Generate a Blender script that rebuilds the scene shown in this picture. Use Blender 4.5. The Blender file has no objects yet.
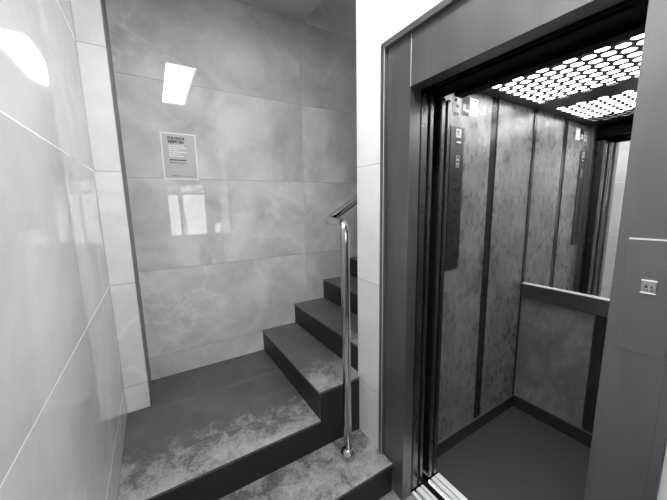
import bpy, bmesh, math, random
from mathutils import Vector, Matrix
random.seed(4)
S = bpy.context.scene
C = S.collection

# ------------------------------------------------------------------ camera
F_PX = 293.6
yaw, pitch, roll = math.radians(-31.354), math.radians(-8.736), math.radians(-1.061)
cam_d = bpy.data.cameras.new('camera'); cam = bpy.data.objects.new('camera', cam_d); C.objects.link(cam)
fw = Vector((math.sin(-yaw)*math.cos(pitch), math.cos(-yaw)*math.cos(pitch), math.sin(pitch)))
rt = Vector((math.cos(-yaw), -math.sin(-yaw), 0)); up = rt.cross(fw)
r2 = rt*math.cos(roll) + up*math.sin(roll); u2 = -rt*math.sin(roll) + up*math.cos(roll)
m = Matrix((r2, u2, -fw)).transposed().to_4x4(); m.translation = Vector((0, 0, 1.5156))
cam.matrix_world = m
cam_d.sensor_width = 36; cam_d.lens = 36*F_PX/667; cam_d.clip_start = .01
S.camera = cam

# ------------------------------------------------------------------ world, exposure, light levels
W_STRENGTH = 3.2        # overcast daylight outside the entrance
LAMP = 17.0             # hall ceiling panel, shared by the added stairwell fill
CABIN = 6.2             # diffuser above the perforated cabin ceiling
w = bpy.data.worlds.new('daylight'); S.world = w; w.use_nodes = True
w.node_tree.nodes['Background'].inputs[0].default_value = (1, 1, 1, 1)
w.node_tree.nodes['Background'].inputs[1].default_value = W_STRENGTH
S.view_settings.view_transform = 'Standard'; S.view_settings.look = 'None'
S.view_settings.gamma = 1; S.view_settings.use_curve_mapping = False
S.view_settings.exposure = 1.3

# ------------------------------------------------------------------ materials
def newmat(name):
    mt = bpy.data.materials.new(name); mt.use_nodes = True
    nt = mt.node_tree; return mt, nt, nt.nodes['Principled BSDF']
def g(v): return (v, v, v, 1)
def nd(nt, t, **k):
    n = nt.nodes.new(t)
    for a, b in k.items(): setattr(n, a, b)
    return n
def plug(nt, n, i, v):
    if v is None: return
    if isinstance(v, (int, float)): n.inputs[i].default_value = v
    else: nt.links.new(v, n.inputs[i])
def mth(nt, op, a, b=None, c=None, clamp=False):
    n = nd(nt, 'ShaderNodeMath', operation=op, use_clamp=clamp)
    plug(nt, n, 0, a); plug(nt, n, 1, b); plug(nt, n, 2, c)
    return n.outputs[0]
def mixc(nt, f, a, b):
    n = nd(nt, 'ShaderNodeMix', data_type='RGBA')
    plug(nt, n, 0, f)
    for i, v in ((6, a), (7, b)):
        if isinstance(v, (int, float)): n.inputs[i].default_value = g(v)
        else: nt.links.new(v, n.inputs[i])
    return n.outputs[2]
def ramp(nt, x, stops):
    n = nd(nt, 'ShaderNodeValToRGB'); nt.links.new(x, n.inputs[0]); cr = n.color_ramp
    while len(cr.elements) < len(stops): cr.elements.new(.5)
    for e, (p, v) in zip(cr.elements, stops): e.position = p; e.color = g(v)
    return n.outputs[0]
def noise(nt, vec, scale, detail=4, rough=.5, dist=0., w=None):
    n = nd(nt, 'ShaderNodeTexNoise', noise_dimensions='4D' if w is not None else '3D')
    nt.links.new(vec, n.inputs['Vector'])
    if w is not None: plug(nt, n, 'W', w)
    n.inputs['Scale'].default_value = scale; n.inputs['Detail'].default_value = detail
    n.inputs['Roughness'].default_value = rough; n.inputs['Distortion'].default_value = dist
    return n.outputs[0]
def plain(name, v, rough=.5, metal=0., spec=.5, coat=0.):
    mt, nt, b = newmat(name)
    b.inputs['Base Color'].default_value = g(v); b.inputs['Roughness'].default_value = rough
    b.inputs['Metallic'].default_value = metal; b.inputs['Specular IOR Level'].default_value = spec
    b.inputs['Coat Weight'].default_value = coat
    return mt
def marble(name, lo, hi, grout, axis=None, a0=0., rough=.0, gw=.0016, seed=0., spec=.6):
    """large polished marble-look porcelain, 60 x 120 tiles with thin joints"""
    mt, nt, b = newmat(name)
    pos = nd(nt, 'ShaderNodeNewGeometry').outputs['Position']
    sp = nd(nt, 'ShaderNodeSeparateXYZ'); nt.links.new(pos, sp.inputs[0])
    z = mth(nt, 'DIVIDE', mth(nt, 'SUBTRACT', sp.outputs[2], .5), .6045)
    row = mth(nt, 'FLOOR', z)
    jz = mth(nt, 'LESS_THAN', mth(nt, 'ABSOLUTE', mth(nt, 'SUBTRACT', z, mth(nt, 'ROUND', z))), gw/.6045)
    W = mth(nt, 'MULTIPLY', row, 3.7)
    joint = jz
    if axis is not None:
        h = mth(nt, 'DIVIDE', mth(nt, 'SUBTRACT', sp.outputs[axis], a0), 1.215)
        col = mth(nt, 'FLOOR', h)
        jh = mth(nt, 'LESS_THAN', mth(nt, 'ABSOLUTE', mth(nt, 'SUBTRACT', h, mth(nt, 'ROUND', h))), gw*.7/1.215)
        joint = mth(nt, 'MAXIMUM', jz, jh)
        W = mth(nt, 'ADD', W, mth(nt, 'MULTIPLY', col, 1.9))
    W = mth(nt, 'ADD', W, seed)
    n1 = noise(nt, pos, 2.2, 5, .55, .9, W)
    n2 = noise(nt, pos, 7.0, 6, .6, 1.4, W)
    base = ramp(nt, n1, [(.34, lo), (.5, (lo+hi)/2), (.64, hi)])
    cl = ramp(nt, n2, [(.38, 0.), (.66, 1.)])
    base = mixc(nt, mth(nt, 'MULTIPLY', cl, .22), base, hi*1.06)
    vein = mth(nt, 'ABSOLUTE', mth(nt, 'SUBTRACT', noise(nt, pos, 1.7, 7, .6, 1.1, mth(nt, 'ADD', W, 9.)), .5))
    vm = ramp(nt, vein, [(0., 1.), (.012, .35), (.035, 0.)])
    patch = ramp(nt, noise(nt, pos, 1.1, 2, .5, 0., W), [(.48, 0.), (.62, 1.)])
    base = mixc(nt, mth(nt, 'MULTIPLY', mth(nt, 'MULTIPLY', vm, patch), .5), base, min(.95, hi*1.18))
    base = mixc(nt, joint, base, grout)
    nt.links.new(base, b.inputs['Base Color'])
    nt.links.new(mth(nt, 'ADD', mth(nt, 'MULTIPLY', joint, .5), rough), b.inputs['Roughness'])
    b.inputs['Specular IOR Level'].default_value = spec
    return mt
def dark_tile(name, axis, edge, width, amount=1., base=.085, lo=None):
    """charcoal porcelain; pale scuffing worn in along one edge"""
    mt, nt, b = newmat(name)
    pos = nd(nt, 'ShaderNodeNewGeometry').outputs['Position']
    sp = nd(nt, 'ShaderNodeSeparateXYZ'); nt.links.new(pos, sp.inputs[0])
    cloud = noise(nt, pos, 5, 4, .6, .5)
    col = ramp(nt, cloud, [(.3, base*.8), (.7, base*1.35)])
    d = mth(nt, 'DIVIDE', mth(nt, 'ABSOLUTE', mth(nt, 'SUBTRACT', sp.outputs[axis], edge)), width)
    near = mth(nt, 'SUBTRACT', 1., d, clamp=True)
    if lo is not None:       # wear only past this x or y on the other axis
        oth = sp.outputs[1-axis]
        near = mth(nt, 'MULTIPLY', near, mth(nt, 'MULTIPLY_ADD', mth(nt, 'SUBTRACT', oth, lo[0]), 1/lo[1], 0., clamp=True))
    big = noise(nt, pos, 11, 4, .6, .6)
    fine = noise(nt, pos, 90, 5, .75, .3)
    s = mth(nt, 'ADD', mth(nt, 'MULTIPLY', big, .95), mth(nt, 'MULTIPLY', fine, .75))
    s = mth(nt, 'ADD', s, mth(nt, 'MULTIPLY', near, .34))
    mk = ramp(nt, mth(nt, 'MULTIPLY', s, .5), [(.49, 0.), (.56, .55), (.66, 1.)])
    mk = mth(nt, 'MULTIPLY', mth(nt, 'MULTIPLY', mk, ramp(nt, near, [(0., 0.), (.3, 1.)])), amount)
    speck = ramp(nt, noise(nt, pos, 38, 2, .5), [(.74, 0.), (.76, .5)])
    mk = mth(nt, 'MAXIMUM', mk, speck)
    col = mixc(nt, mth(nt, 'MULTIPLY', mk, .8), col, .40)
    nt.links.new(col, b.inputs['Base Color'])
    nt.links.new(mth(nt, 'MULTIPLY_ADD', cloud, .15, .28), b.inputs['Roughness'])
    bp = nd(nt, 'ShaderNodeBump'); bp.inputs['Strength'].default_value = .08; bp.inputs['Distance'].default_value = .003
    nt.links.new(fine, bp.inputs['Height']); nt.links.new(bp.outputs[0], b.inputs['Normal'])
    return mt
def patina(name, lo, hi, rough, metal=.3):
    mt, nt, b = newmat(name)
    pos = nd(nt, 'ShaderNodeNewGeometry').outputs['Position']
    mp = nd(nt, 'ShaderNodeMapping'); mp.inputs['Scale'].default_value = (1, 1, .6); nt.links.new(pos, mp.inputs[0]); pos = mp.outputs[0]
    a = noise(nt, pos, 8, 7, .66, .2); c = noise(nt, pos, 26, 5, .75, 0.)
    s = mth(nt, 'ADD', mth(nt, 'MULTIPLY', a, .75), mth(nt, 'MULTIPLY', c, .25))
    nt.links.new(ramp(nt, s, [(.32, lo), (.5, (lo+hi)*.47), (.66, hi)]), b.inputs['Base Color'])
    nt.links.new(ramp(nt, c, [(.4, rough-.08), (.62, rough+.16)]), b.inputs['Roughness'])
    b.inputs['Metallic'].default_value = metal
    return mt
def steel(name, v, rough, metal=.8, var=.06):
    mt, nt, b = newmat(name)
    pos = nd(nt, 'ShaderNodeNewGeometry').outputs['Position']
    mp = nd(nt, 'ShaderNodeMapping'); mp.inputs['Scale'].default_value = (6, 6, 1.2); nt.links.new(pos, mp.inputs[0])
    a = noise(nt, mp.outputs[0], 1.5, 5, .6, .3)
    nt.links.new(ramp(nt, a, [(.3, v*(1-var*2)), (.7, v*(1+var*2))]), b.inputs['Base Color'])
    nt.links.new(ramp(nt, a, [(.3, rough-.04), (.7, rough+.06)]), b.inputs['Roughness'])
    b.inputs['Metallic'].default_value = metal
    return mt
def glow(name, v):
    mt, nt, b = newmat(name); b.inputs['Base Color'].default_value = g(.9)
    b.inputs['Emission Color'].default_value = g(1); b.inputs['Emission Strength'].default_value = v
    return mt
def pane_glass():
    mt = bpy.data.materials.new('clear_glass'); mt.use_nodes = True; nt = mt.node_tree; nt.nodes.clear()
    o = nd(nt, 'ShaderNodeOutputMaterial'); t = nd(nt, 'ShaderNodeBsdfTransparent'); gl = nd(nt, 'ShaderNodeBsdfGlossy')
    gl.inputs['Roughness'].default_value = .02; fr = nd(nt, 'ShaderNodeFresnel'); mx = nd(nt, 'ShaderNodeMixShader')
    nt.links.new(fr.outputs[0], mx.inputs[0]); nt.links.new(t.outputs[0], mx.inputs[1]); nt.links.new(gl.outputs[0], mx.inputs[2])
    nt.links.new(mx.outputs[0], o.inputs[0]); return mt

M = dict(
    wall_left=marble('polished_marble_left', .56, .76, .9, seed=1., gw=.0018, spec=.9),
    wall=marble('polished_marble', .45, .74, .26, axis=0, a0=1.10, seed=4., gw=.0012),
    stub=marble('polished_marble_pale', .78, .88, .45, seed=7.),
    pier=marble('polished_marble_pier', .70, .86, .35, seed=2.5),
    hallwall=marble('polished_marble_hall', .60, .78, .3, axis=0, a0=.2, seed=11.),
    ceil=plain('painted_plaster', .62, .7),
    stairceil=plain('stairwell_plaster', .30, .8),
    landing=dark_tile('charcoal_tile_landing', 1, 1.30, .36, 1.1),
    lower=dark_tile('charcoal_tile_lower', 1, 1.02, .75, 1.15),
    step=dark_tile('charcoal_tile_step', 1, 1.32, .34, .9),
    riser=plain('charcoal_riser', .022, .4, 0., .3),
    edge=plain('tread_edge_trim', .14, .35, .4),
    lobby=dark_tile('charcoal_tile_lobby', 1, .9, 1.2, .8),
    steel=steel('satin_grey_steel', .19, .34, .75),
    steel_edge=plain('bright_steel_edge', .85, .35, .2),  # near-white; the bright lines along edges are put into this colour
    door=steel('dark_door_steel', .07, .28, .85),
    doore=steel('door_edge_steel', .15, .25, .85),
    chrome=plain('polished_stainless', .55, .08, 1.),
    alu=plain('aluminium_sill', .95, .45, .2),
    black=plain('black_void_paint', .004, .8, 0., .05),
    nearblack=plain('near_black_steel', .004, .7, 0., .05),  # near-black tone for door gear, car shell and car header
    panel=patina('mottled_laminate', .14, .38, .30),
    panelb=patina('mottled_laminate_back', .17, .40, .36),
    strip=plain('dark_channel', .035, .25, .4),
    kick=plain('dark_kick_plate', .05, .3, .5),
    cfloor=plain('rubber_floor', .04, .5),
    grid=plain('perforated_steel', .06, .4, .5),
    mirror=plain('mirror_silver', .92, .01, 1.),
    cop=plain('dark_brushed_plate', .09, .32, .8),
    band=plain('satin_rail_metal', .12, .3, .7),
    lamp=glow('lamp_diffuser', LAMP),
    cablamp=glow('cabin_diffuser', CABIN),
    white=plain('white_paper', .85, .6), paper=plain('grey_print', .52, .35), ink=plain('black_ink', .03, .5),
    midink=plain('grey_ink', .2, .5), pale=plain('pale_ink', .80, .5),
    frame=plain('door_frame_grey', .25, .4, .5), glass=pane_glass(), jointgrey=plain('joint_grout', .2, .6), leaf=plain('leaf_green', .09, .5), bark=plain('bark', .1, .8), sidegrey=plain('pier_side_grey', .22, .5, .3), ground=plain('paving', .3, .8),
)

# ------------------------------------------------------------------ helpers
def link(name, bm, mats, parent=None, bevel=0., loc=None, smooth=False):
    me = bpy.data.meshes.new(name)
    bmesh.ops.recalc_face_normals(bm, faces=bm.faces)
    off = Vector((0, 0, 0))
    if parent is not None:
        off = parent['_w'] if '_w' in parent else parent.location
        off = Vector(off)
    elif loc is not None: off = Vector(loc)
    bmesh.ops.translate(bm, verts=bm.verts, vec=-off)
    bm.to_mesh(me); bm.free()
    o = bpy.data.objects.new(name, me); C.objects.link(o)
    if parent is not None:
        o.parent = parent; o['_w'] = list(off); 
    elif loc is not None: o.location = loc
    for x in (mats if isinstance(mats, (list, tuple)) else [mats]): me.materials.append(x)
    if smooth:
        for p in me.polygons: p.use_smooth = True
    if bevel:
        b = o.modifiers.new('bevel', 'BEVEL'); b.width = bevel; b.segments = 2; b.limit_method = 'ANGLE'
    return o
def bx(bm, x0, x1, y0, y1, z0, z1, mi=0):
    v = [bm.verts.new((x, y, z)) for z in (z0, z1) for y in (y0, y1) for x in (x0, x1)]
    for f in ((0, 2, 3, 1), (4, 5, 7, 6), (0, 1, 5, 4), (2, 6, 7, 3), (0, 4, 6, 2), (1, 3, 7, 5)):
        bm.faces.new([v[i] for i in f]).material_index = mi
def box(name, x0, x1, y0, y1, z0, z1, mat, parent=None, bevel=0.):
    bm = bmesh.new(); bx(bm, x0, x1, y0, y1, z0, z1); return link(name, bm, mat, parent, bevel)
def boxes(name, L, mat, parent=None, bevel=0.):
    bm = bmesh.new()
    for b in L: bx(bm, *b)
    return link(name, bm, mat, parent, bevel)
def struct(o): o['kind'] = 'structure'; return o
def thing(name, label, cat, loc, group=None):
    o = bpy.data.objects.new(name, None); C.objects.link(o); o.location = loc; o.empty_display_size = .05
    o['label'] = label; o['category'] = cat
    if group: o['group'] = group
    return o
def tag(o, label, cat, group=None):
    o['label'] = label; o['category'] = cat
    if group: o['group'] = group
    return o
def sub(parent): return parent
def tube(bm, pts, rad, seg=20, cap=True):
    pts = [Vector(p) for p in pts]; rings = []
    t0 = (pts[1]-pts[0]).normalized(); n = t0.orthogonal().normalized()
    for i, p in enumerate(pts):
        a = (p-pts[i-1]).normalized() if i else t0
        b = (pts[i+1]-p).normalized() if i < len(pts)-1 else a
        t = (a+b).normalized(); n = (n-t*n.dot(t)).normalized(); bi = t.cross(n)
        k = 1/max(.5, math.sqrt((1+a.dot(b))/2)) if i and i < len(pts)-1 else 1
        out = (b-a); out = out.normalized() if out.length > 1e-4 else None
        ring = []
        for j in range(seg):
            th = 2*math.pi*j/seg; d = n*math.cos(th)+bi*math.sin(th)
            if out is not None: d = d + out*(d.dot(out))*(k-1)
            ring.append(bm.verts.new(p+d*rad))
        rings.append(ring)
    for r0, r1 in zip(rings, rings[1:]):
        for j in range(seg): bm.faces.new((r0[j], r0[(j+1) % seg], r1[(j+1) % seg], r1[j]))
    if cap: bm.faces.new(rings[0]); bm.faces.new(rings[-1])
def fillet(pts, r, n=8):
    pts = [Vector(p) for p in pts]; out = [pts[0]]
    for i in range(1, len(pts)-1):
        a = (pts[i-1]-pts[i]).normalized(); b = (pts[i+1]-pts[i]).normalized()
        rr = r[i-1]
        if rr <= 0: out.append(pts[i]); continue
        p0 = pts[i]+a*rr; p1 = pts[i]+b*rr
        for k in range(n+1):
            t = k/n; out.append(p0*(1-t)**2+pts[i]*2*t*(1-t)+p1*t*t)
    out.append(pts[-1]); return out
def text(name, body, size, origin, xdir, ydir, mat, parent, bold=.0, depth=.0004, width=None):
    cu = bpy.data.curves.new(name, 'FONT'); cu.body = body; cu.size = size; cu.offset = bold; cu.extrude = depth
    tmp = bpy.data.objects.new('tmp', cu); C.objects.link(tmp)
    bpy.context.view_layer.update()
    me = bpy.data.meshes.new_from_object(tmp.evaluated_get(bpy.context.evaluated_depsgraph_get()))
    bpy.data.objects.remove(tmp)
    if width:
        xs = [v.co.x for v in me.vertices]; s = width/(max(xs)-min(xs))
        for v in me.vertices: v.co.x *= s
    X, Y = Vector(xdir).normalized(), Vector(ydir).normalized(); Z = X.cross(Y)
    R = Matrix((X, Y, Z)).transposed()
    off = Vector(parent['_w']) if '_w' in parent else Vector(parent.location)
    for v in me.vertices: v.co = R @ v.co + Vector(origin) - off
    me.materials.clear(); me.materials.append(mat); me.name = name
    o = bpy.data.objects.new(name, me); C.objects.link(o); o.parent = parent; o['_w'] = list(off); return o

# ------------------------------------------------------------------ levels
XL, XE, YN, R_ = -.2345, .95, 2.262, .17
YS, X3, TD, ZC = 1.2936, .684, .290, 2.914
YB = -2.6          # entrance wall behind the camera
TOP = 5.4

# ------------------------------------------------------------------ the setting
struct(boxes('floor', [(XL, .95, YB, 1.007, -.12, 0.), (.95, 1.0225, .115, 1.09, -.12, -.0), (.95, 1.9, YB, -.6, -.12, 0.)], M['lobby']))
struct(box('wall_left', XL-.12, XL, YB, YN+.12, -.12, ZC+.3, M['wall_left']))
struct(box('wall_back', XL, 4.6, YN, YN+.12, -.12, TOP, M['wall']))
struct(box('trim_1', XL, -.118, 1.949, YN, 2*R_, ZC, M['pier'], bevel=.004))
struct(box('pier_side_sheet', -.118, -.114, 1.951, YN, 2*R_, ZC, M['sidegrey']))  # thin grey sheet that makes the pier's right side face darker
# the wall that holds the elevator: opening between y .115 and 1.104, z up to 2.218
struct(boxes('wall_elevator', [
    (.95, 1.015, 1.104, 1.304, -.12, TOP), (.95, 1.015, .115, 1.104, 2.2185, ZC+.3), (.95, 1.015, -.6, .115, -.12, ZC+.3)], M['stub']))
struct(box('wall_stairwell', 1.015, 4.6, 1.27, 1.304, .0, TOP, M['stairceil']))
struct(box('wall_stairwell_end', 4.6, 4.7, 1.27, YN+.12, 0, TOP, M['stairceil']))
struct(box('ceiling_stairwell', .9, 4.7, 1.1, YN+.12, TOP, TOP+.1, M['stairceil']))
LX0, LX1, LY0, LY1 = .25, .52, -.22, 1.05
struct(boxes('ceiling', [(XL, LX0, YB, YN, ZC, ZC+.3), (LX1, .95, YB, YN, ZC, ZC+.3), (LX0, LX1, YB, LY0, ZC, ZC+.3), (LX0, LX1, LY1, YN, ZC, ZC+.3), (.95, 1.14, 1.304, YN, ZC, ZC+.3), (.95, 1.9, YB, -.6, ZC, ZC+.3)], M['ceil']))
struct(box('wall_above_ceiling', .80, .95, 1.304, YN, ZC+.3, TOP, M['stairceil']))
struct(boxes('wall_right', [(1.9, 2.0, YB, -.6, -.12, ZC+.3), (1.015, 2.0, -.6, -.54, -.12, ZC+.3)], M['hallwall']))
# entrance wall with a glazed door and a small side window
struct(boxes('wall_front', [
    (XL-.12, .25, YB-.12, YB, -.12, ZC+.3), (1.09, 1.17, YB-.12, YB, -.12, ZC+.3), (1.62, 2.0, YB-.12, YB, -.12, ZC+.3),
    (.25, 1.09, YB-.12, YB, 2.30, ZC+.3), (1.17, 1.62, YB-.12, YB, -.12, .92), (1.17, 1.62, YB-.12, YB, 1.17, ZC+.3)], M['hallwall']))
dr = struct(boxes('door_1', [
    (.25, .31, YB-.09, YB-.03, 0, 2.3), (1.03, 1.09, YB-.09, YB-.03, 0, 2.3), (.31, 1.03, YB-.09, YB-.03, 2.0, 2.3),
    (.31, 1.03, YB-.09, YB-.03, 0, .92), (.31, 1.03, YB-.08, YB-.04, 1.79, 1.83), (.53, .57, YB-.08, YB-.04, .92, 1.8)], M['frame']))
box('door_glass', .31, 1.03, YB-.065, YB-.057, .92, 2.0, M['glass'], dr)
bm = bmesh.new(); tube(bm, [(.62, YB-.0, .95), (.62, YB-.0, 1.3)], .012, 10)
link('door_handle', bm, M['chrome'], dr, smooth=True)
wn = struct(boxes('window_1', [(1.17, 1.19, YB-.09, YB-.03, .92, 1.17), (1.60, 1.62, YB-.09, YB-.03, .92, 1.17),
    (1.19, 1.60, YB-.09, YB-.03, .92, .94), (1.19, 1.60, YB-.09, YB-.03, 1.15, 1.17)], M['frame']))
box('window_glass', 1.19, 1.60, YB-.065, YB-.057, .94, 1.15, M['glass'], wn)
struct(box('ground', -6, 8, -14, YB-.12, -.14, -.02, M['ground']))
# lift shaft around the car
struct(boxes('wall_shaft', [(1.016, 2.5, 1.235, 1.268, -.3, 3.2), (2.42, 2.5, -.45, 1.235, -.3, 3.2), (1.016, 2.42, -.53, -.45, -.3, 3.2)], M['black']))
struct(box('ceiling_shaft', 1.016, 2.5, -.53, 1.268, 3.2, 3.3, M['black']))
struct(box('floor_shaft', .96, 2.5, -.53, 1.268, -.36, -.3, M['black']))

# ------------------------------------------------------------------ staircase
st = thing('staircase', 'charcoal tiled staircase with scuffed treads turning up behind the elevator wall', 'staircase', (.3, 1.6, 0))
TT = .012
def slab(parent, x0, x1, y0, y1, z, mat, lipx=0., lipy=0.):
    return box('tread', x0-lipx, x1, y0-lipy, y1, z-TT, z, mat, parent, bevel=.0015)
def step(name, x0, x1, y0, y1, zb, z, mat, lipx=0., lipy=0., edges=(), lab=None):
    o = box(name, x0, x1, y0, y1, zb, z-TT, M['riser'], st)
    if lab: o['label'] = lab
    slab(o, x0, x1, y0, y1, z, mat, lipx, lipy)
    if edges: boxes('edge_trim', edges, M['edge'], o)
    return o
e = .0022
step('step', XL+.001, .949, 1.007, YS, 0, R_, M['lower'], 0, .003, [(XL, .95, 1.007-.0045, 1.007-.003, R_-TT, R_)])
step('landing', XL+.001, X3, YS, YN-.001, 0, 2*R_, M['landing'], 0, .003,
     [(XL, X3-.003, YS-.0045, YS-.003, 2*R_-TT, 2*R_), ], 'square tiled landing')
boxes('tile_joint', [(-.118, X3, 1.900, 1.9035, 2*R_, 2*R_+.0004)], M['jointgrey'], [c for c in st.children if c.name == 'landing'][0])
n = 12
for k in range(n):
    x0 = X3+TD*k; z = R_*(3+k); x1 = X3+TD*(k+1)
    ys, yw = (YS, YN) if k == 0 else (YS if x0 < .95 else 1.304, YN)
    if x0 < .94 < x1:      # first step runs past the wall corner
        o = boxes('step', [(x0, .95, YS, YN, 0, z-TT), (.95, x1, 1.304, YN, 0, z-TT)], M['riser'], st)
        boxes('tread', [(x0-.003, .95, YS-.003, YN, z-TT, z), (.95, x1, 1.304, YN, z-TT, z)], M['step'], o)
        boxes('edge_trim', [(x0-.0045, x0-.003, YS-.003, YN, z-TT, z), (x0, .95, YS-.0045, YS-.003, z-TT, z),
                            (x0-.002, x0, YS-.0015, YS, z-R_, z-TT)], M['edge'], o)
    else:
        o = box('step', x0, x1, 1.304, YN, 0, z-TT, M['riser'], st)
        box('tread', x0-.003, x1, 1.304, YN, z-TT, z, M['step'], o)
        boxes('edge_trim', [(x0-.0045, x0-.003, 1.304, YN, z-TT, z)], M['edge'], o)

# ------------------------------------------------------------------ handrail
hr = thing('handrail', 'polished steel tube handrail with one post rising from the lowest step', 'handrail', (.775, 1.163, R_))
PX, PY, EY = .776, 1.163, 1.365
slope = R_/TD
ex = .803
pts = fillet([(PX, PY, R_), (PX-.004, PY, 1.428), (ex, EY, 1.432), (2.9, EY, 1.432+slope*(2.9-ex))], [.055, .004], 10)
bm = bmesh.new(); tube(bm, pts, .0215, 24)
link('rail', bm, M['chrome'], hr, smooth=True)
bm = bmesh.new()
bmesh.ops.create_uvsphere(bm, u_segments=24, v_segments=16, radius=.042)
bmesh.ops.translate(bm, verts=bm.verts, vec=(PX, PY, R_+.02))
geom = bm.verts[:]+bm.edges[:]+bm.faces[:]
bmesh.ops.bisect_plane(bm, geom=geom, plane_co=(0, 0, R_), plane_no=(0, 0, 1), clear_inner=True)
link('post_base', bm, M['chrome'], hr, smooth=True)
for xx in (1.5, 2.5):
    zz = 1.432+slope*(xx-ex)
    bm = bmesh.new(); tube(bm, [(xx, 1.304, zz-.06), (xx, EY, zz-.06), (xx, EY, zz-.01)], .008, 10); link('bracket', bm, M['chrome'], hr)

# ------------------------------------------------------------------ elevator door frame
YJ0, YJ1 = .936, .244
fr = thing('elevator_doorway', 'grey steel elevator door frame set in the pale tiled wall', 'door frame', (.98, .6, 0))
XF = .956
box('jamb', XF, 1.018, YJ0, 1.076, 0, 2.192, M['steel'], fr, bevel=.001)
box('jamb', XF, 1.018, .135, YJ1, 0, 2.192, M['steel'], fr, bevel=.001)
box('header', XF, 1.022, YJ1+.001, YJ0-.001, 1.991, 2.192, M['steel'], fr, bevel=.001)
boxes('seam', [(XF-.0008, XF, YJ0-.002, YJ0+.0005, 1.992, 2.192)], M['steel_edge'], fr)
boxes('trim', [(.938, 1.0, 1.077, 1.103, 0, 2.2175), (.938, 1.0, .116, .134, 0, 2.2175), (.938, 1.0, .134, 1.077, 2.1925, 2.2175)], M['steel'], fr, bevel=.001)
boxes('trim_edge', [(.9368, .938, 1.0775, 1.0800, .175, 2.19)], M['steel_edge'], fr)
box('screw', XF-.001, XF, 1.061, 1.064, .30, .303, M['steel_edge'], fr)
cp = box('call_plate', XF-.003, XF, .138, .223, 1.155, 1.424, M['steel'], fr, bevel=.0006)
box('plate_edge_highlight', XF-.0036, XF, .138, .223, 1.4235, 1.4265, M['steel_edge'], cp)  # pale strip painting the thin highlight along the plate's top edge
cb = box('call_button', XF-.007, XF-.003, .1672, .1925, 1.303, 1.331, M['chrome'], fr, bevel=.0015)
box('button_edge', XF-.0085, XF-.003, .1672, .1925, 1.3305, 1.3325, M['white'], cb)
box('button_edge', XF-.0085, XF-.003, .1672, .1925, 1.3015, 1.3032, M['white'], cb)
bm = bmesh.new()   # a raised symbol and braille dots under it
for (ya, za, h, ww) in ((.1835, 1.3185, .0075, .0062), (.1748, 1.3175, .0045, .004)):
    v = [bm.verts.new((XF-.0078, ya-ww/2, za-h/2)), bm.verts.new((XF-.0078, ya+ww/2, za-h/2)), bm.verts.new((XF-.0078, ya, za+h/2)),
         bm.verts.new((XF-.007, ya-ww/2, za-h/2)), bm.verts.new((XF-.007, ya+ww/2, za-h/2)), bm.verts.new((XF-.007, ya, za+h/2))]
    bm.faces.new(v[:3]); bm.faces.new(v[3:]); bm.faces.new((v[0], v[1], v[4], v[3])); bm.faces.new((v[1], v[2], v[5], v[4])); bm.faces.new((v[2], v[0], v[3], v[5]))
for ya in (.172, .1755, .1805, .1845): bx(bm, XF-.0078, XF-.007, ya-.0011, ya+.0011, 1.3075, 1.3105)
link('button_symbol', bm, M['ink'], cb)
box('signal_dot', XF-.0045, XF-.003, .1795, .1825, 1.3405, 1.3435, M['ink'], fr)
# dark door gear behind the header
gear = thing('door_gear', 'black door hanger box in the dark gap above the elevator doorway', 'door gear', (1.1, .6, 2.0))
box('track_box', 1.024, 1.15, .135, 1.225, 2.0, 2.35, M['nearblack'], gear)
boxes('hanger_rail', [(1.03, 1.04, .135, 1.225, 1.985, 2.0), (1.07, 1.08, .3, 1.2, 1.988, 2.0)], M['nearblack'], gear)
# ------------------------------------------------------------------ sliding doors, open, stacked behind the left jamb
def slide(name, label, x0, x1, y0, y1, grp=None):
    o = thing(name, label, 'sliding door', ((x0+x1)/2, (y0+y1)/2, 0), grp)
    box('door_panel', x0, x1, y0+.003, y1, .012, 1.985, M['door'], o, bevel=.002)
    box('edge_strip', x0+.004, x1-.004, y0, y0+.003, .012, 1.985, M['doore'], o)
    return o
slide('landing_door', 'dark steel landing door panel stacked open right behind the left jamb', 1.035, 1.080, .947, 1.225)
slide('landing_door', 'dark steel landing door panel stacked open, second behind the left jamb', 1.092, 1.118, .947, 1.225)
slide('car_door', 'dark steel inner door panel beside the black gap, nearer the landing', 1.167, 1.197, .947, 1.225)
slide('car_door', 'dark steel inner door panel closest to the cabin interior', 1.208, 1.234, .947, 1.225)
# ------------------------------------------------------------------ sills
def sill(name, label, bars, x0, x1):
    o = thing(name, label, 'sill', ((x0+x1)/2, .6, -.02))
    box('sill_base', x0, x1, .24, 1.2, -.04, -.018, M['black'], o)
    for a, b in bars: box('sill_rib', a, b, .24, .945, -.018, .0, M['alu'], o, bevel=.001)
    return o
sill('landing_sill', 'ribbed aluminium sill on the landing side of the black gap', [(1.033, 1.052), (1.067, 1.094), (1.102, 1.119)], 1.024, 1.12)
sill('car_sill', 'ribbed aluminium sill at the edge of the cabin floor', [(1.163, 1.176), (1.186, 1.209), (1.218, 1.249)], 1.160, 1.2495)

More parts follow.
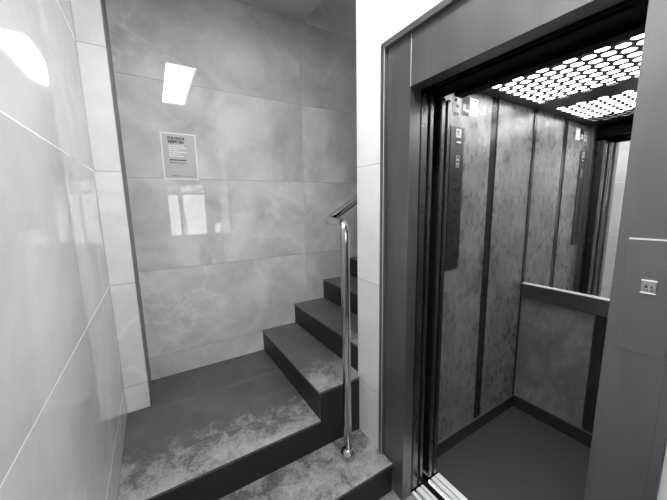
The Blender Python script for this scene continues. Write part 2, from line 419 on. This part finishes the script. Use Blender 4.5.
# ------------------------------------------------------------------ elevator car
XB, YC, YR, XC = 2.183, 1.028, .10, 1.25
ZK, ZR0, ZR1, ZT = .088, .848, .951, 2.101
car = thing('elevator_car', 'elevator cabin with mottled grey wall panels and a perforated lit ceiling', 'elevator cabin', (1.7, .56, 0))
box('car_floor', XC, XB+.02, YR-.02, YC+.02, -.05, 0, M['cfloor'], car)
boxes('car_shell', [(XC, XB+.04, YC+.012, YC+.03, 0, 2.35), (XB+.02, XB+.04, YR, YC+.03, 0, 2.35), (XC, XB+.04, YR-.03, YR-.012, 0, 2.35),
                    (XC, XB+.04, YR-.03, YC+.03, 2.30, 2.35)], M['nearblack'], car)
boxes('front_return', [(XC, XC+.05, 1.0, YC+.012, 0, 2.30), (XC, XC+.05, YR-.012, .244, 0, 2.30)], M['steel'], car)
boxes('car_header', [(XC, XC+.055, .244, .946, 2.005, 2.30), (1.19, XC, .2, 1.2, 2.02, 2.1)], M['nearblack'], car)
for a, b in ((XC+.05, 1.693), (1.765, XB)):
    box('wall_panel', a, b, YC, YC+.012, ZK, ZT, M['panel'], car, bevel=.001)
    box('wall_panel', a, b, YR-.012, YR, ZK, ZT, M['panel'], car, bevel=.001)
for y0, y1 in ((YC+.004, YC+.012), (YR-.012, YR-.004)):
    o = boxes('channel', [(1.693, 1.765, y0, y1, ZK, ZT)], M['strip'], car)
    yy = (YC+.001, YC+.006) if y0 > .5 else (YR-.006, YR-.001)
    boxes('channel_edge', [(1.695, 1.702, *yy, ZK, ZT), (1.757, 1.763, *yy, ZK, ZT)], M['strip'], o)
for a, b in ((YR, .556), (.613, YC)):
    box('wall_panel', XB, XB+.012, a, b, ZK, ZR0, M['panelb'], car, bevel=.001)
o = box('channel', XB+.004, XB+.012, .556, .613, ZK, ZR0, M['strip'], car)
boxes('channel_edge', [(XB+.001, XB+.006, .606, .611, ZK, ZR0)], M['cop'], o)
box('corner_channel', XB-.016, XB, YC-.006, YC, ZK, ZT, M['strip'], car)
for args in ((XB-.012, XB, YR, YC, 0, ZK), (XC+.05, XB-.012, YC-.012, YC, 0, ZK), (XC+.05, XB-.012, YR, YR+.012, 0, ZK)):
    k = box('kick_plate', *args, M['kick'], car, bevel=.001)
boxes('kick_ledge', [(XB-.013, XB, YR, YC, ZK, ZK+.003), (XC+.05, XB-.012, YC-.013, YC, ZK, ZK+.003)], M['steel'], car)
mi = box('mirror', XB, XB+.008, YR, YC, ZR1, ZT, M['mirror'], car); mi['label'] = 'full width mirror'
rl = box('handrail_band', XB-.022, XB+.0, YR+.01, YC-.007, ZR0, ZR1-.004, M['band'], car, bevel=.003); rl['label'] = 'flat dark metal rail below the mirror'
box('rail_top', XB-.022, XB, YR+.01, YC-.007, ZR1-.004, ZR1, M['steel_edge'], rl)
# perforated ceiling plate
def perforated():
    bm = bmesh.new(); hx, hy, r = .035, .02625, .0234
    th = thk = .0
    ang = []
    ca = math.atan2(hy, hx)
    for q in (0, math.pi/2, math.pi, 3*math.pi/2):
        pass
    cs = [ca, math.pi-ca, math.pi+ca, 2*math.pi-ca]
    base = sorted(set([round(2*math.pi*i/20, 6) for i in range(20)]+[round(c, 6) for c in cs]))
    def onrect(t):
        c, s = math.cos(t), math.sin(t); k = min(hx/abs(c) if abs(c) > 1e-6 else 9, hy/abs(s) if abs(s) > 1e-6 else 9)
        return c*k, s*k
    lim = []
    for j in range(-6, 10):
        y = .466+.0525*j; odd = j % 2
        xs = [1.469+.07*i+(.035 if odd else 0) for i in range(9)]
        for x in xs:
            inner = [bm.verts.new((x+r*math.cos(t), y+r*math.sin(t), ZT)) for t in base]
            outer = [bm.verts.new((x+onrect(t)[0], y+onrect(t)[1], ZT)) for t in base]
            nn = len(base)
            for i in range(nn): bm.faces.new((inner[i], inner[(i+1) % nn], outer[(i+1) % nn], outer[i]))
        lo_, hi_ = xs[0]-hx, xs[-1]+hx
        for a, b in ((XC+.05, lo_), (hi_, XB+.01)):
            v = [bm.verts.new(p) for p in ((a, y-hy, ZT), (b, y-hy, ZT), (b, y+hy, ZT), (a, y+hy, ZT))]; bm.faces.new(v)
    ya, yb = .466+.0525*-6-hy, .466+.0525*9+hy
    for a, b in ((YR-.01, ya), (yb, YC+.01)):
        v = [bm.verts.new(p) for p in ((XC+.05, a, ZT), (XB+.01, a, ZT), (XB+.01, b, ZT), (XC+.05, b, ZT))]; bm.faces.new(v)
    bmesh.ops.remove_doubles(bm, verts=bm.verts, dist=1e-5)
    return bm
o = link('perforated_ceiling', perforated(), M['grid'], car); o['label'] = 'dark steel ceiling plate with staggered round holes'
sm = o.modifiers.new('thickness', 'SOLIDIFY'); sm.thickness = .0025; sm.offset = 1
box('ceiling_lamp', 1.44, 2.17, YR+.03, YC-.02, 2.135, 2.15, M['cablamp'], car)['label'] = 'white light diffuser'
# operating panel on the side wall
cop = box('operating_panel', 1.336, 1.447, YC-.006, YC, 1.152, 1.902, M['cop'], car, bevel=.0012)
box('display', 1.378, 1.428, YC-.0068, YC-.006, 1.812, 1.842, M['ink'], cop)
box('display_frame', 1.384, 1.420, YC-.0072, YC-.0068, 1.822, 1.833, M['white'], cop)
box('data_label', 1.378, 1.420, YC-.0066, YC-.006, 1.850, 1.894, M['pale'], cop)
boxes('label_mark', [(1.386, 1.412, YC-.0070, YC-.0066, 1.862, 1.866), (1.388, 1.404, YC-.0070, YC-.0066, 1.872, 1.884)], M['midink'], cop)
bm = bmesh.new()
for (a, b, c, d_) in ((1.388, 1.412, 1.700, 1.703), (1.388, 1.412, 1.757, 1.760), (1.388, 1.391, 1.703, 1.757), (1.409, 1.412, 1.703, 1.757), (1.395, 1.405, 1.712, 1.722), (1.395, 1.405, 1.734, 1.746)):
    bx(bm, a, b, YC-.0066, YC-.006, c, d_)
link('alarm_symbol', bm, M['steel_edge'], cop)
for z in [1.64, 1.585, 1.53, 1.475, 1.42, 1.365, 1.31, 1.255]:
    bm = bmesh.new()
    bmesh.ops.create_cone(bm, cap_ends=True, segments=20, radius1=.011, radius2=.010, depth=.003)
    bmesh.ops.rotate(bm, verts=bm.verts, matrix=Matrix.Rotation(math.pi/2, 3, 'X'))
    bmesh.ops.translate(bm, verts=bm.verts, vec=(1.402, YC-.0075, z))
    link('button', bm, M['cop'], cop)
    bm = bmesh.new()
    for q in range(3): bx(bm, 1.378+.004*(q % 2), 1.380+.004*(q % 2), YC-.0066, YC-.006, z-.004+.004*q, z-.002+.004*q)
    link('braille_mark', bm, M['steel'], cop)
# stickers on the cabin wall
def sticker(label, x0, x1, z0, z1, base, blocks):
    o = thing('sticker', label, 'sticker', ((x0+x1)/2, YC, (z0+z1)/2))
    box('sheet', x0, x1, YC-.0006, YC-.0001, z0, z1, base, o)
    for a, b, c, d_, mm in blocks:
        box('printed_block', x0+(x1-x0)*a, x0+(x1-x0)*b, YC-.0010, YC-.0006, z0+(z1-z0)*c, z0+(z1-z0)*d_, mm, o)
    return o
sticker('narrow white sticker with dark pictograms, nearest the cabin door', 1.352, 1.408, 1.955, 2.05, M['pale'],
        [(.2, .55, .74, .9, M['ink']), (.45, .8, .45, .6, M['midink']), (.1, .9, .02, .2, M['midink'])])
sticker('dark sticker with a pale figure, middle of the three on the cabin wall', 1.422, 1.484, 1.965, 2.062, M['midink'],
        [(.0, 1., .62, 1., M['ink']), (.15, .55, .25, .6, M['white']), (.5, 1., .22, .35, M['pale']), (.2, .9, .03, .14, M['ink'])])
sticker('plain white sticker, furthest from the cabin door', 1.488, 1.560, 1.975, 2.062, M['white'],
        [(.55, .8, .84, .92, M['midink']), (.0, 1., .55, .56, M['pale'])])

# ------------------------------------------------------------------ notice on the far wall
nt_ = thing('notice_poster', 'grey A4 notice with white border and bold heading on the tiled wall', 'poster', (.193, YN, 1.85))
NX0, NX1, NZ0, NZ1 = .0895, .2975, 1.703, 2.0005
box('border', NX0, NX1, YN-.0012, YN-.0002, NZ0, NZ1, M['white'], nt_)
box('printed_sheet', NX0+.0075, NX1-.0075, YN-.0016, YN-.0012, NZ0+.0075, NZ1-.0075, M['paper'], nt_)
yy = YN-.0018
text('heading', 'POR FAVOR', .024, (.130, yy, 1.958), (1, 0, 0), (0, 0, 1), M['ink'], nt_, bold=.0012, width=.100)
text('heading', 'RESPETEN', .024, (.130, yy, 1.936), (1, 0, 0), (0, 0, 1), M['ink'], nt_, bold=.0012, width=.092)
bm = bmesh.new()
for i, wd in enumerate((.092, .107, .062, .107, .066, .084)):
    z = 1.924-.0135*i; x = .130
    while x < .130+wd:
        l = random.uniform(.010, .022); bx(bm, x, min(x+l, .130+wd), yy-.0002, YN-.0016, z-.0075, z); x += l+.0025
link('small_print', bm, M['white'], nt_)
bm = bmesh.new()
for (z, x0, wd, h) in ((1.832, .130, .100, .007), (1.812, .132, .096, .0042)):
    x = x0
    while x < x0+wd:
        l = random.uniform(.008, .02); bx(bm, x, min(x+l, x0+wd), yy-.0002, YN-.0016, z-h, z); x += l+.0015
link('fine_print', bm, M['ink'], nt_)
boxes('fine_print', [(.138, .168, yy-.0002, YN-.0016, 1.722, 1.729), (.171, .268, yy-.0002, YN-.0016, 1.724, 1.727)], M['midink'], nt_)

# ------------------------------------------------------------------ hall ceiling light
cl = thing('ceiling_light', 'long rectangular light panel in the hall ceiling, seen mirrored in the tiles', 'ceiling light', (.385, .42, ZC-.02))
boxes('housing', [(LX0, LX0+.003, LY0, LY1, ZC-.003, ZC+.06), (LX1-.003, LX1, LY0, LY1, ZC-.003, ZC+.06), (LX0+.003, LX1-.003, LY0, LY0+.003, ZC-.003, ZC+.06),
      (LX0+.003, LX1-.003, LY1-.003, LY1, ZC-.003, ZC+.06), (LX0, LX1, LY0, LY1, ZC+.06, ZC+.065)], M['white'], cl)
box('diffuser', LX0+.003, LX1-.003, LY0+.003, LY1-.003, ZC+.04, ZC+.05, M['lamp'], cl)
# two trees outside, seen mirrored in the tiles through the glazed door
def tree(x, y, label, seed):
    rnd = random.Random(seed); t = thing('tree', label, 'tree', (x, y, -.02))
    bm = bmesh.new(); tube(bm, [(x, y, -.02), (x+.05, y, 1.1), (x, y+.06, 2.6)], .09, 12); link('trunk', bm, M['bark'], t, smooth=True)
    bm = bmesh.new()
    for _ in range(700):
        d = Vector((rnd.gauss(0, 1), rnd.gauss(0, 1), rnd.gauss(0, 1))).normalized()*(rnd.random()**.4)
        p = Vector((x, y, 3.0))+Vector((d.x*1.5, d.y*1.2, d.z*1.0))
        a = Vector((rnd.gauss(0, 1), rnd.gauss(0, 1), rnd.gauss(0, 1))).normalized()*.11; b = a.orthogonal().normalized()*.06
        c = a.cross(b).normalized()*.006
        bm.faces.new([bm.verts.new(q) for q in (p-a, p+b+c, p+a, p-b+c)])
    cr = link('foliage', bm, M['leaf'], t)
tree(1.0, -9.0, 'leafy tree outside, right before the glazed entrance door', 1)
tree(3.6, -10.5, 'leafy tree outside, further off past the small side window', 2)
sl = thing('stair_fill_light', 'added unseen round fill light high in the stairwell above the upper steps', 'ceiling light', (2.2, 1.78, TOP))  # unseen lamp added to brighten the dark stair opening
bm = bmesh.new(); bmesh.ops.create_cone(bm, cap_ends=True, segments=32, radius1=.16, radius2=.19, depth=.08)
bmesh.ops.translate(bm, verts=bm.verts, vec=(2.2, 1.78, TOP-.045)); link('diffuser', bm, M['lamp'], sl)
bm = bmesh.new(); bmesh.ops.create_cone(bm, cap_ends=True, segments=32, radius1=.2, radius2=.2, depth=.02)
bmesh.ops.translate(bm, verts=bm.verts, vec=(2.2, 1.78, TOP-.01)); link('base', bm, M['white'], sl)

for o in bpy.data.objects:
    if '_w' in o: del o['_w']
